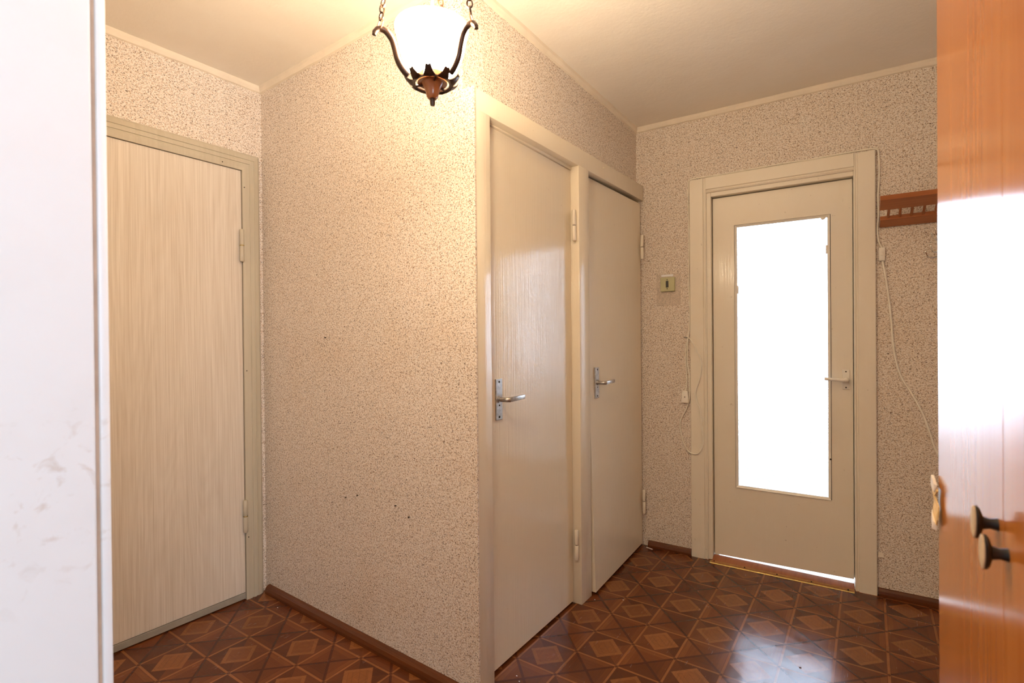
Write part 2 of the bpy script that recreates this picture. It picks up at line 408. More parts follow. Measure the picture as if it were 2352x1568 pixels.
# ceiling mouldings: a small uneven plaster bead
def moulding(name, wall, a, b, label):
    g = G(wall); N = max(2, int((b - a) / .06)); rnd = random.Random(name); prev = None
    for i in range(N + 1):
        u = a + (b - a) * i / N; w = .016 + rnd.uniform(-.0015, .0015); h = .030 + rnd.uniform(-.0015, .0015)
        ring = [g.bm.verts.new(g.P(p)) for p in ((u, 0, H), (u, w, H), (u, w * .95, H - h * .45), (u, w * .55, H - h * .9), (u, 0, H - h))]
        if prev:
            for k in range(5): g.bm.faces.new((prev[k], prev[(k + 1) % 5], ring[(k + 1) % 5], ring[k]))
        else: g.bm.faces.new(ring)
        prev = ring
    g.bm.faces.new(prev[::-1])
    return struct(name, g, 'moulding', wall, label, 'trim')
moulding('trim_1', 'D', .0, 1.22, 'cream ceiling bead above the pale wood door')
moulding('trim_2', 'A', .0, 1.337, 'cream ceiling bead above the large speckled wall')
moulding('trim_3', 'B', .0, 1.612, 'cream ceiling bead above the two cream doors')
moulding('trim_4', 'C', .0, 1.83, 'cream ceiling bead above the glazed door')

# baseboards: quarter-round red-brown varnished wood
def baseboard(name, wall, a, b, h, w, label):
    prof = [(0, 0), (w, 0), (w, h * .35), (w * .82, h * .7), (w * .45, h * .95), (.0, h)]
    return struct(name, G(wall).extrude(prof, a, b, 'u'), 'base', wall, label, 'baseboard')
baseboard('baseboard_center', 'A', .035, 1.33, .038, .026, 'red-brown skirting under the large speckled wall')
baseboard('baseboard_far_left', 'C', .062, .311, .034, .022, 'short red-brown skirting left of the glazed door')
baseboard('baseboard_far_right', 'C', 1.181, 1.80, .036, .022, 'red-brown skirting right of the glazed door')

# ------------------------------------------------------------------ hardware
def cyl(g, c, r, z0, z1, seg=12):
    return g.lathe(c, [(0, z0), (r * .8, z0), (r, z0 + r * .35), (r, z1 - r * .35), (r * .8, z1), (0, z1)], seg)
def hinge(parent, org, wall, u, n, z0, z1, mat, ring=None, r=.008):
    zm = (z0 + z1) / 2; g = G(wall, org)
    cyl(g, (u, n), r, z0, zm - .0015); cyl(g, (u, n), r, zm + .0015, z1)
    h = obj('hinge', g, mat, parent, smooth=True)
    obj('hinge_ring', cyl(G(wall, org), (u, n), r * (1.04 if ring else .7), zm - .0025, zm + .0025), ring or 'darkhole', h, smooth=True)
    return h
def screw(parent, org, wall, u, n, z, r=.0028, mat='darkhole'):
    g = G(wall, org); g.tube([(u, n - .001, z), (u, n + .0014, z)], r, 8)
    return obj('screw', g, mat, parent)
def steel_handle(parent, org, wall, u, n, z, w=.036, hgt=.152):
    g = G(wall, org).box(u - w / 2, u + w / 2, n - .001, n + .007, z - hgt / 2, z + hgt / 2, .0012)
    pl = obj('handle_plate', g, 'steel', parent)
    g = G(wall, org)
    g.tube([(u, n + .005, z), (u, n + .012, z)], .013, 14)
    g.tube([(u, n + .01, z), (u, n + .030, z), (u + .004, n + .042, z), (u + .014, n + .048, z)], [.0085, .0085, .009, .0095], 10, 3)
    g.hexa([(u + .006, n + .042, z - .009), (u + .105, n + .045, z - .005), (u + .105, n + .056, z - .005), (u + .006, n + .054, z - .009),
            (u + .006, n + .042, z + .008), (u + .105, n + .045, z + .012), (u + .105, n + .056, z + .012), (u + .006, n + .054, z + .008)], .003)
    obj('lever', g, 'steel', pl, smooth=True)
    for dz in (hgt * .43, -hgt * .43): screw(pl, org, wall, u, n + .007, z + dz, .0042)
    screw(pl, org, wall, u, n + .007, z - .022, .003)
    return pl

# ------------------------------------------------------------------ pale wood door in the left wall
o = (.5, 0, 0); T = thing('door_1', 'D', o, 'pale wood-grain door with grooved grey-beige casing at left', 'door', 'structure')
obj('door_leaf', G('D', o).box(.1105, .915, -.022, .016, .036, 2.0585, .0015), 'veneer', T)
obj('bottom_strip', G('D', o).box(.1105, .915, -.020, .018, .006, .034, .001), 'greydark', T, label='grey-beige strip along the foot of the door')
obj('sill_shadow', G('D', o).box(.1105, .915, -.03, .0, -.002, .006), 'gap', T)  # black strip paints the shadow line below the door
def fluted(u0, u1):  # casing profile (u,n) with three shallow flutes on its outer half
    w = u1 - u0; p = [(u0, -.02), (u0, .024)]
    for t, n in ((.16, .026), (.30, .0262), (.32, .0225), (.40, .0225), (.42, .0262), (.54, .0262), (.56, .0225), (.64, .0225), (.66, .026), (.90, .021), (1.0, .015)):
        p.append((u0 + w * t, n))
    p.append((u1, -.02)); return p
obj('casing', G('D', o).extrude(fluted(.108, .022), 0, 2.0605, 'z'), 'greige', T)
obj('casing', G('D', o).extrude(fluted(.918, 1.004), 0, 2.0605, 'z'), 'greige', T)
# mitred head: same profile swept along u, ends cut at 45 degrees
g = G('D', o); prof = [(z - 0, n) for z, n in fluted(0, .086)]
L_ = [g.bm.verts.new(g.P((.108 - q, n, 2.0605 + q))) for q, n in prof]; R2 = [g.bm.verts.new(g.P((.918 + q, n, 2.0605 + q))) for q, n in prof]
g.bm.faces.new(L_); g.bm.faces.new(R2[::-1])
for k in range(len(prof)): g.bm.faces.new((L_[k], L_[(k + 1) % len(prof)], R2[(k + 1) % len(prof)], R2[k]))
obj('casing_head', g, 'greige', T)
g = G('D', o); 
for a, b in ((.022, .108), (.918, 1.004)):   # corner blocks closing the mitre above the uprights
    s_ = 1 if a < .5 else -1
    e0, e1 = (a, b) if s_ > 0 else (b, a)
    pr = fluted(.108, .022) if s_ > 0 else fluted(.918, 1.004)
    lo = [g.bm.verts.new(g.P((u, n, 2.0605))) for u, n in pr]; hi = [g.bm.verts.new(g.P((u, n, 2.0605 + abs(u - e1)))) for u, n in pr]
    k = len(pr)
    for i in range(k):
        j = (i + 1) % k
        try: g.bm.faces.new((lo[i], lo[j], hi[j], hi[i]))
        except Exception: pass
bmesh.ops.remove_doubles(g.bm, verts=g.bm.verts, dist=1e-5)
obj('casing_corner', g, 'greige', T)
hinge(T, o, 'D', .117, .031, 1.622, 1.776, 'greige', 'brass', .0105)
hinge(T, o, 'D', .114, .031, .328, .482, 'greige', 'brass', .0105)
for u, z in ((.098, 1.10), (.098, .30), (.100, 1.98)): screw(T, o, 'D', u, .0262, z, .0026)
screw(T, o, 'D', .20, .0262, 2.075, .0026)

# ------------------------------------------------------------------ painted double frame and two cream doors
NF = .045
o = (.8, 0, 0); T = thing('trim_5', 'B', o, 'cream painted double frame around the two flush doors', 'door frame', 'structure')
g = G('B', o).box(.0085, .096, .001, NF, 0, 2.036, .003); g.box(.0225, .0955, -.09, .002, 0, 2.030)
obj('post', g, 'cream', T, smooth=True)
g = G('B', o).box(.776, .882, -.09, NF, 0, 2.05, .004)
obj('mullion', g, 'cream', T, smooth=True)
obj('post', G('B', o).box(1.602, 1.614, -.09, .012, 0, 2.05, .002), 'cream', T)
obj('header', G('B', o).hexa([(.006, .0005, 2.030), (1.612, .0005, 2.058), (1.612, NF, 2.058), (.006, NF, 2.030), (.006, .0005, 2.106), (1.612, .0005, 2.148), (1.612, NF, 2.148), (.006, NF, 2.106)], .004), 'cream', T, smooth=True)
obj('header_bead', G('B', o).box(.098, .774, -.09, .010, 2.028, 2.058, .003), 'cream', T, smooth=True)
obj('header_bead', G('B', o).box(.884, 1.600, -.09, -.045, 2.02, 2.058, .003), 'cream', T, smooth=True)
obj('stop_strip', G('B', o).box(.884, .90, -.09, -.044, 0, 2.02), 'cream', T)
obj('nail_head', G('B', o).tube([(1.05, NF - .001, 2.105), (1.05, NF + .003, 2.105)], .0045, 8), 'cream', T)
obj('gap_shade_strip', G('B', o).box(.097, 1.60, -.03, -.012, -.002, .009), 'gap', T, label='dark strip painted as the shade under the doors')  # dark strip put in as the shade of the door gap

o = (.44, 0, 0); T = thing('door_2', 'B', o, 'nearer cream flush door with steel lever beside the speckled wall', 'door', 'structure')
def wavy_leaf(u0, u1, z0, z1, nf, th, o, seed, ncol=9, nrow=22, wob=.0022):
    rnd = random.Random(seed); g = G('B', o); fr = []; ph = [rnd.uniform(0, 6) for _ in range(6)]
    for r in range(nrow + 1):
        row = []
        for c in range(ncol + 1):
            u = u0 + (u1 - u0) * c / ncol; z = z0 + (z1 - z0) * r / nrow
            w = wob * (math.sin(3.1 * z + ph[0]) * math.sin(7 * u + ph[1]) + .5 * math.sin(8 * z + 4 * u + ph[2]))
            if c in (0, ncol) or r in (0, nrow): w *= .3
            row.append(g.bm.verts.new(g.P((u, nf(u, z) + w, z))))
        fr.append(row)
    bk = {}
    for r in range(nrow + 1):
        for c in range(ncol + 1):
            if r in (0, nrow) or c in (0, ncol):
                v = fr[r][c]; bk[r, c] = g.bm.verts.new(v.co - Vector((0, g.sg * th, 0)))
    for r in range(nrow):
        for c in range(ncol): g.bm.faces.new((fr[r][c], fr[r][c + 1], fr[r + 1][c + 1], fr[r + 1][c]))
    for r in range(nrow):
        for c in (0, ncol): g.bm.faces.new((fr[r][c], fr[r + 1][c], bk[r + 1, c], bk[r, c]))
    for c in range(ncol):
        for r in (0, nrow): g.bm.faces.new((fr[r][c], fr[r][c + 1], bk[r, c + 1], bk[r, c]))
    g.bm.faces.new([bk[0, c] for c in range(ncol + 1)] + [bk[r, ncol] for r in range(1, nrow + 1)] + [bk[nrow, c] for c in range(ncol - 1, -1, -1)] + [bk[r, 0] for r in range(nrow - 1, 0, -1)])
    return g
obj('door_leaf', wavy_leaf(.0985, .772, .012, 2.026, lambda u, z: .002, .038, o, 3), 'cream', T, smooth=True)
steel_handle(T, o, 'B', .187, .002, 1.017, .040, .153)
hinge(T, o, 'B', .762, .026, 1.695, 1.838, 'cream2', None, .0095); hinge(T, o, 'B', .762, .026, .212, .352, 'cream2', None, .0095)

o = (1.25, 0, 0); T = thing('door_3', 'B', o, 'farther cream flush door with steel lever next to the corner', 'door', 'structure')
def nf3(u, z):
    k = (1.60 - u) / .70; zz = z / 2.03
    return .030 + k * (.030 * (1 - zz) - .026 * zz)
obj('door_leaf', wavy_leaf(.892, 1.596, .016, 2.040, nf3, .036, o, 5, wob=.0012), 'cream', T, smooth=True)
steel_handle(T, o, 'B', .972, nf3(.97, 1.02) + .0005, 1.022, .042, .152)
hinge(T, o, 'B', 1.576, .048, 1.708, 1.848, 'cream2', None, .0095); hinge(T, o, 'B', 1.580, .048, .202, .342, 'cream2', None, .0095)

# ------------------------------------------------------------------ glazed door in the far wall
o = (.75, 0, 0); T = thing('door_4', 'C', o, 'cream door with tall frosted glass pane and white lever', 'door', 'structure')
NC = .020
def casing_prof(u0, u1):   # outer edge u0 towards opening u1, a rounded step near the opening
    w = u1 - u0
    return [(u0, -.0), (u0, NC - .003), (u0 + w * .04, NC), (u0 + w * .80, NC), (u0 + w * .84, NC - .006), (u0 + w * .90, NC - .006), (u0 + w * .93, NC - .002), (u0 + w * .985, NC - .004), (u1, NC - .008), (u1, 0)]
obj('casing', G('C', o).extrude(casing_prof(.314, .405), 0, 2.128, 'z'), 'cream2', T)
obj('casing', G('C', o).extrude(casing_prof(1.177, 1.090), 0, 2.128, 'z'), 'cream2', T)
g = G('C', o)
hp = [(n, 2.132 - (u - .0)) for u, n in [(0, 0), (0, NC - .003), (.004, NC + .001), (.066, NC + .001), (.070, NC - .006), (.075, NC - .006), (.078, NC - .002), (.083, NC - .004), (.086, NC - .008), (.086, 0)]]
g.extrude(hp, .404, 1.091, 'u'); obj('casing_head', g, 'cream2', T)
# jambs behind the casing
obj('jamb', G('C', o).box(.393, .427, -.118, .006, 0, 2.05, .002), 'cream2', T)
obj('jamb', G('C', o).box(1.0885, 1.099, -.118, .006, 0, 2.05, .002), 'cream2', T)
obj('jamb_head', G('C', o).box(.427, 1.0885, -.118, .006, 2.024, 2.055, .002), 'cream2', T)
g = G('C', o).box(.427, .445, -.118, -.0712, 0, 2.024); g.box(1.074, 1.0885, -.118, -.0712, 0.03, 2.024); g.box(.445, 1.074, -.118, -.0712, 2.006, 2.024)
obj('door_stop', g, 'cream2', T)
# leaf: stiles and rails round the pane
LN = -.030; LT = .040
ua, ub, zt = .4305, 1.085, 2.019; ga, gb, gz0, gz1 = .5415, .9935, .412, 1.858
zb = lambda u: .0235 + (u - ua) / (ub - ua) * .0145
g = G('C', o)
def slab(u0, u1, z0a, z0b, z1): g.hexa([(u0, LN - LT, z0a), (u1, LN - LT, z0b), (u1, LN, z0b), (u0, LN, z0a), (u0, LN - LT, z1), (u1, LN - LT, z1), (u1, LN, z1), (u0, LN, z1)])
slab(ua, ga, zb(ua), zb(ga), zt); slab(gb, ub, zb(gb), zb(ub), zt); slab(ga, gb, gz1, gz1, zt); slab(ga, gb, zb(ga), zb(gb), gz0)
LEAF = obj('door_leaf', g, 'cream2', T)
bw = .012
def bead(pa, pb, inward, name='glazing_bead'):
    g = G('C', o)
    (a0, c0), (a1, c1) = pa, pb
    iu, iz = inward
    sx, sz = (1 if a1 > a0 else 0), (1 if c1 > c0 else 0)
    q = [(a0, LN - .012, c0), (a1, LN - .012, c1), (a1 + iu * bw - sx * bw * 1, LN - .012, c1 + iz * bw - sz * bw), (a0 + iu * bw + sx * bw, LN - .012, c0 + iz * bw + sz * bw)]
    f = [(u, LN + .006 if k < 2 else LN - .002, z) for k, (u, n, z) in enumerate(q)]
    g.hexa(q + f); return obj(name, g, 'cream2', LEAF)
e_ = .0025
g = G('C', o)
for q in ((ga, gb, gz0, gz0 + .010), (ga, gb, gz1 - .010, gz1), (ga, ga + .010, gz0 + .010, gz1 - .010), (gb - .010, gb, gz0 + .010, gz1 - .010)): g.box(q[0], q[1], LN - .0155, LN - .0125, q[2], q[3])
obj('rebate_shade', g, 'gap', LEAF)  # dark backing colours in the shade of the groove round the beads
bead((ga + e_, gz0 + e_), (gb - e_, gz0 + e_), (0, 1)); bead((ga + e_, gz1 - e_), (gb - e_, gz1 - e_), (0, -1))
bead((ga + e_, gz0 + e_), (ga + e_, gz1 - e_), (1, 0)); bead((gb - e_, gz0 + e_), (gb - e_, gz1 - e_), (-1, 0))
obj('glass_pane', G('C', o).box(ga + .003, gb - .003, LN - .020, LN - .016, gz0 + .003, gz1 - .003), 'frost', LEAF, label='frosted glass pane bright with daylight')
obj('paint_blob', G('C', o).blob((.962, LN - .004, 1.842), .011, .008, .009, 3, 2, .15), 'cream2', LEAF, smooth=True)
obj('glass_clip', G('C', o).box(.972, .982, LN - .014, LN - .004, 1.66, 1.705, .002), 'ivory', LEAF)
obj('glass_clip', G('C', o).box(.5525, .561, LN - .014, LN - .004, 1.48, 1.525, .002), 'ivory', LEAF)
obj('nail_head', G('C', o).tube([(.989, LN + .002, .622), (.989, LN + .006, .622)], .0045, 8), 'darkhole', LEAF)
# white lever
g = G('C', o).box(1.040, 1.071, LN - .001, LN + .005, .977, 1.076, .002)
hpz = obj('handle_plate', g, 'ivory', T, label='small ivory handle plate')
g = G('C', o); g.tube([(1.056, LN + .004, 1.026), (1.056, LN + .030, 1.026), (1.050, LN + .044, 1.026), (1.035, LN + .050, 1.0265), (.965, LN + .052, 1.031)], [.012, .011, .0095, .0085, .0075], 10, 3)
g.tube([(1.056, LN + .004, 1.026), (1.056, LN + .010, 1.026)], .015, 14)
obj('lever', g, 'ivory', hpz, smooth=True)
for z in (1.066, .987): screw(hpz, o, 'C', 1.0555, LN + .005, z, .0035)
# threshold with brass strip
g = G('C', o); g.hexa([(.428, -.034, -.001), (1.086, -.034, -.001), (1.086, .040, -.001), (.428, .048, -.001), (.428, -.034, .018), (1.086, -.034, .015), (1.086, .040, .006), (.428, .048, .006)])
TH = obj('threshold', g, 'redwood', T, label='red-brown laminate threshold under the glazed door')
g = G('C', o); g.hexa([(.420, .040, .0), (1.086, .030, .0), (1.086, .048, .0), (.420, .056, .0), (.420, .036, .0085), (1.086, .028, .0085), (1.086, .046, .003), (.420, .054, .003)])
br = obj('brass_strip', g, 'brass', TH, label='brass edging strip')
for k in range(5):
    u = .44 + k * .155; screw(br, o, 'C', u, .040, .0075, .004)

# ------------------------------------------------------------------ white open door leaf at the left edge of the view
o = (.34, -1.5, 0); T = thing('door_5', 'X', o, 'white painted door standing open at the left edge', 'door', 'structure')
yE = -1.1236
rnd = random.Random(4)
obj('door_leaf', G('X', o).box(.318, .3575, -1.93, yE - .0150, .02, 2.03, .003), 'white', T)
obj('edge_lipping', G('X', o).box(.318, .3580, yE - .0110, yE, .02, 2.03, .003), 'white', T, smooth=True)
obj('joint_strip', G('X', o).box(.322, .3545, yE - .0148, yE - .0112, .02, 2.03), 'groove', T, label='brown glue line beside the white lipping')  # plain brown strip filling the groove beside the lipping

# ------------------------------------------------------------------ wardrobe at the right edge
o = (.67, 0, 0); T = thing('wardrobe', 'W', o, 'orange lacquered wardrobe with two glossy doors at right', 'wardrobe')
DW = .55; s0, s1, sg_ = .268, 1.070, .672; ZT = 2.12
def bx(name, u0, u1, n0, n1, z0, z1, mat='wardrobe', bev=.0015, par=None): return obj(name, G('W', o).box(u0, u1, n0, n1, z0, z1, bev), mat, par or T)
bx('side_panel', s1 - .018, s1, -DW, -.0205, 0, ZT); bx('side_panel', s0, s0 + .018, -DW, -.0205, 0, ZT)
bx('top_panel', s0 + .018, s1 - .018, -DW, -.0205, ZT - .018, ZT); bx('bottom_panel', s0 + .018, s1 - .018, -DW + .006, -.0205, .08, .098)
bx('back_panel', s0 + .018, s1 - .018, -DW, -DW + .005, .0, ZT - .018); bx('plinth', s0 + .018, s1 - .018, -.06, -.044, 0, .08)
d1 = bx('door_panel', sg_ + .0006, s1, -.0200, 0, .085, ZT - .002, 'wardrobe', .0005); d2 = bx('door_panel', s0, sg_ - .0006, -.0200, 0, .085, ZT - .002, 'wardrobe', .0005)
def knob(par, u, z):
    g = G('W', o)
    g.tube([(u, -.001, z), (u, .006, z), (u, .013, z)], [.0065, .0050, .0070], 14)
    # oval black head, long axis vertical
    for k, (nn, sc) in enumerate(((.022, .55), (.0255, .95), (.030, 1.0))):
        pass
    rings = []
    for nn, sc in ((.0115, .45), (.0135, .85), (.0155, 1.0), (.0175, 1.0)):
        rings.append([g.bm.verts.new(g.P((u + .011 * sc * math.cos(a), nn, z + .0165 * sc * math.sin(a)))) for a in [2 * math.pi * k / 20 for k in range(20)]])
    for a, b in zip(rings, rings[1:]):
        for k in range(20): g.bm.faces.new((a[k], a[(k + 1) % 20], b[(k + 1) % 20], b[k]))
    g.bm.faces.new(rings[0]); g.bm.faces.new(rings[-1][::-1])
    kb = obj('knob', g, 'black', par, smooth=True, label='oval black knob with pale face')
    g = G('W', o); rings = []
    for nn, sc in ((.0177, .98), (.0188, .98), (.0196, .80), (.0198, .3)):
        rings.append([g.bm.verts.new(g.P((u + .011 * sc * math.cos(a), nn, z + .0165 * sc * math.sin(a)))) for a in [2 * math.pi * k / 20 for k in range(20)]])
    for a, b in zip(rings, rings[1:]):
        for k in range(20): g.bm.faces.new((a[k], a[(k + 1) % 20], b[(k + 1) % 20], b[k]))
    g.bm.faces.new(rings[0]); g.bm.faces.new(rings[-1][::-1])
    obj('knob_face', g, 'knobwood', kb, smooth=True)
knob(d1, .693, 1.054); knob(d2, .655, 1.037)
g = G('W', o).box(s1 - .001, s1 + .012, -.030, -.008, 1.796, 1.835, .002); obj('cabinet_latch', g, 'steel', T)

# torn tape on the wardrobe edge
o2 = (1.07, 0, .98); g = G('W', o2)
sh = [(1.086, .0005, 1.003), (1.088, .004, .990), (1.083, .002, .972), (1.085, .003, .958), (1.076, .004, .945)]
inn = [(1.040, .003, .998), (1.052, .005, .988), (1.034, .002, .975), (1.032, .004, .955), (1.050, .003, .942)]
g2 = []
for off in (0, .0018):
    g2.append(([g.bm.verts.new(g.P((a[0], a[1] + .001 + off, a[2]))) for a in sh], [g.bm.verts.new(g.P((a[0], a[1] + .001 + off, a[2]))) for a in inn]))
for (A_, B_) in g2:
    for k in range(4): g.bm.faces.new((A_[k], A_[k + 1], B_[k + 1], B_[k]))
(A0, B0), (A1, B1) = g2
for k in range(4): g.bm.faces.new((A0[k], A0[k + 1], A1[k + 1], A1[k])); g.bm.faces.new((B0[k], B0[k + 1], B1[k + 1], B1[k]))
for k in (0, 4): g.bm.faces.new((A0[k], B0[k], B1[k], A1[k]))
tp = thing('tape_scrap', 'W', o2, 'torn yellow tape scrap stuck on the wardrobe edge', 'tape')
obj('tape_strip', g, 'tape', tp)
g = G('W', o2); g.hexa([(1.052, .004, .992), (1.092, .002, .995), (1.090, .008, .997), (1.050, .009, .995), (1.050, .004, 1.006), (1.095, .003, 1.012), (1.094, .007, 1.012), (1.051, .008, 1.006)]); obj('torn_end', g, 'tapew', tp)
g = G('W', o2); g.hexa([(1.055, .004, .932), (1.083, .003, .940), (1.083, .008, .941), (1.055, .010, .934), (1.058, .004, .944), (1.088, .003, .956), (1.088, .007, .956), (1.058, .009, .945)]); obj('torn_end', g, 'tapew', tp)

# ------------------------------------------------------------------ hat shelf on the far wall
o = (1.47, .1, 1.8); T = thing('hat_shelf', 'C', o, 'slatted brown wooden hat shelf right of the glazed door', 'shelf')
ca, sa = math.cos(math.radians(25.5)), math.sin(math.radians(25.5))
def tilt(t, h): return (.010 + t * ca - h * sa, 1.756 + t * sa + h * ca)    # t along shelf depth, h above its underside
def board(name, t0, t1, th, u0, u1, mat='rack'):
    p = [tilt(t0, 0), tilt(t1, 0), tilt(t1, th), tilt(t0, th)]
    g = G('C', o)
    return obj(name, g.hexa([(u0, *p[0]), (u1, *p[0]), (u1, *p[1]), (u0, *p[1]), (u0, *p[3]), (u1, *p[3]), (u1, *p[2]), (u0, *p[2])], .002), mat, T)
board('back_board', .0, .060, .022, 1.192, 1.76); board('front_board', .133, .208, .026, 1.186, 1.76)
for k in range(13):
    u = 1.222 + k * .043; a, b = tilt(.055, .011), tilt(.137, .013)
    obj('dowel', G('C', o).tube([(u, *a), (u, *b)], .0058, 10), 'rack', T, smooth=True)
obj('wall_cleat', G('C', o).box(1.25, 1.72, .0, .010, 1.778, 1.80, .001), 'rack', T)
# chrome coat hooks, mostly hidden by the wardrobe
def coat_hook(u, z, sc, label):
    oo = (u, 0, z); t = thing('coat_hook', 'C', oo, label, 'hook', group='coat hooks under the hat shelf')
    obj('back_plate', G('C', oo).box(u - .012, u + .012, 0, .004, z - .03 * sc, z + .03 * sc, .0015), 'chrome', t)
    for du, dz in ((-.045, -.012), (-.030, .012), (.035, .0)):
        g = G('C', oo); g.tube([(u, .003, z + dz * sc), (u + du * .4 * sc, .030, z + dz * sc - .022), (u + du * sc, .050, z + dz * sc - .020), (u + du * 1.25 * sc, .058, z + dz * sc + .002)], [.0035, .0035, .0032, .003], 8, 4)
        g.blob((u + du * 1.25 * sc, .058, z + dz * sc + .004), .005, .005, .005, 1, 1, 0)
        obj('prong', g, 'chrome', t, smooth=True)
coat_hook(1.415, 1.628, 1.0, 'chrome coat hook low under the shelf, prongs showing past the wardrobe')
coat_hook(1.420, 1.705, .7, 'chrome coat hook just below the shelf board')

# ------------------------------------------------------------------ switch left of the glazed door
o = (.187, 0, 1.55); T = thing('light_switch', 'C', o, 'square olive-cream switch with black slot on rounded plate', 'switch')
obj('backing_plate', G('C', o).box(.119, .257, .0, .0028, 1.430, 1.613, .0012), 'paperpatch', T)
obj('switch_cover', G('C', o).box(.147, .229, .0026, .020, 1.510, 1.592, .003), 'olive', T)
obj('rocker', G('C', o).box(.180, .194, .0195, .024, 1.533, 1.571, .001), 'black', T)
obj('marking_strip', G('C', o).box(.149, .217, .0028, .0045, 1.598, 1.610), 'label', T)
for z in (1.578, 1.526): screw(T, o, 'C', .187, .020, z, .003)

# ------------------------------------------------------------------ cord around the glazed door
o = (.30, .02, .6); T = thing('extension_cord', 'C', o, 'cream cord run round the glazed door frame with inline switch', 'cord')
def cordp(pts, n): return [(u, n if len(p) < 3 else p[2], z) for p in pts for u, z in [p[:2]]]
main = [(.300, 1.236), (.309, 1.33), (.309, 1.426), (.306, 1.60), (.309, 1.771), (.306, 1.992), (.308, 2.10), (.318, 2.137), (.40, 2.139), (.473, 2.138), (.62, 2.139), (.791, 2.140), (.90, 2.137), (.982, 2.139), (1.141, 2.140), (1.180, 2.134), (1.190, 2.112), (1.192, 2.006), (1.187, 1.914), (1.188, 1.821, ), (1.184, 1.745), (1.190, 1.69), (1.201, 1.662)]
obj('cord_run', G('C', o).tube(cordp(main, .007), .0038, 6, 4), 'cord', T, smooth=True)
down = [(1.203, 1.600, .008), (1.219, 1.491, .006), (1.235, 1.326, .006), (1.244, 1.183, .006), (1.268, 1.061, .006), (1.312, .971, .006), (1.351, .883, .006), (1.379, .786, .006), (1.397, .718, .006), (1.43, .64, .006), (1.46, .50, .006), (1.47, .20, .006), (1.47, .045, .02)]
obj('cord_tail', G('C', o).tube(cordp(down, .006), .0046, 6, 4), 'cord', T, smooth=True)
sw = obj('inline_switch', G('C', o).box(1.189, 1.213, .001, .020, 1.598, 1.662, .004), 'ivory', T, smooth=True)
obj('switch_slider', G('C', o).box(1.197, 1.205, .0195, .0225, 1.622, 1.640, .001), 'ivory', sw)
loop = [(.300, 1.236, .008), (.315, 1.232, .02), (.352, 1.168, .026), (.377, 1.095, .026), (.366, 1.009, .026), (.343, .935, .026), (.350, .886, .026), (.370, .827, .026), (.381, .693, .026), (.383, .645, .026), (.360, .594, .026), (.329, .585, .026), (.296, .599, .014), (.264, .657, .006), (.253, .756, .006), (.288, .833, .010), (.308, .909, .014), (.308, 1.032, .016), (.296, 1.106, .010), (.298, 1.205, .008), (.300, 1.236, .010)]
obj('cord_loop', G('C', o).tube(cordp(loop, .01), .0037, 6, 5), 'cord', T, smooth=True)
obj('cord_drop', G('C', o).tube(cordp([(.299, 1.236, .008), (.285, 1.155, .006), (.291, 1.007, .006), (.286, .937, .010)], .006), .0037, 6, 5), 'cord', T, smooth=True)
g = G('C', o); g.hexa([(.262, .001, .870), (.304, .001, .870), (.304, .026, .870), (.262, .026, .870), (.268, .001, .938), (.299, .001, .938), (.299, .020, .938), (.268, .020, .938)], .004)
cn = obj('cord_connector', g, 'ivory', T, smooth=True)
screw(cn, o, 'C', .283, .0233, .903, .003)
obj('cord_nail', G('C', o).tube([(.296, 0, 1.240), (.276, .012, 1.244)], .0028, 6), 'steel', T)

# ------------------------------------------------------------------ hanging lamp
LX, LY = .278, -.446
o = (LX, LY, 1.80); T = thing('pendant_lamp', 'X', o, 'lit milk-glass pendant lamp with dark bronze arms on chains', 'lamp')
c = (LX, LY)
T.location = (.3995, -.5753, 1.722); T.scale = (.86, .86, .86)      # modelled large, hung at its real size and place
obj('shade', G('X', o).lathe(c, [(.030, 1.8840), (.046, 1.8940), (.062, 1.902), (.073, 1.928), (.080, 1.955), (.084, 1.978), (.088, 1.990), (.0885, 1.996), (.0855, 1.996), (.081, 1.980), (.077, 1.955), (.070, 1.928), (.059, 1.904), (.043, 1.8970), (.028, 1.8880)], 40, True), 'bulb', T, smooth=True, label='glowing white glass bowl')
obj('shade_collar', G('X', o).lathe(c, [(0, 1.8640), (.036, 1.8640), (.036, 1.8830), (.031, 1.8835), (0, 1.8835)], 28), 'copper', T, smooth=True)
# crown: ring with upturned petals
g = G('X', o); g.lathe(c, [(.0405, 1.8620), (.050, 1.8600), (.050, 1.8630), (.0405, 1.8650)], 40, True)
for k in range(9):
    a = math.radians(25 + k * 40); ax, ay = math.cos(a), math.sin(a); tx, ty = -ay, ax
    rows = []
    for r, z, w in ((.047, 1.8605, .0155), (.053, 1.8630, .0125), (.058, 1.8665, .0098), (.0625, 1.8710, .0082), (.0655, 1.8750, .0072), (.0670, 1.8770, .0045)):
        q = [(c[0] + ax * r + tx * w * t, c[1] + ay * r + ty * w * t, z - (.0025 if t == 0 else 0)) for t in (-1, 0, 1)]
        rows.append(([g.bm.verts.new(g.P(p)) for p in q], [g.bm.verts.new(g.P((p[0], p[1], p[2] + .0018))) for p in q]))
    for (a0, b0), (a1, b1) in zip(rows, rows[1:]):
        for i in (0, 1):
            g.bm.faces.new((a0[i], a0[i + 1], a1[i + 1], a1[i])); g.bm.faces.new((b0[i], b0[i + 1], b1[i + 1], b1[i]))
        g.bm.faces.new((a0[0], a1[0], b1[0], b0[0])); g.bm.faces.new((a0[2], a1[2], b1[2], b0[2]))
    for A_, B_ in (rows[0], rows[-1]):
        for i in (0, 1): g.bm.faces.new((A_[i], A_[i + 1], B_[i + 1], B_[i]))
obj('petal_crown', g, 'bronze', T, smooth=True)
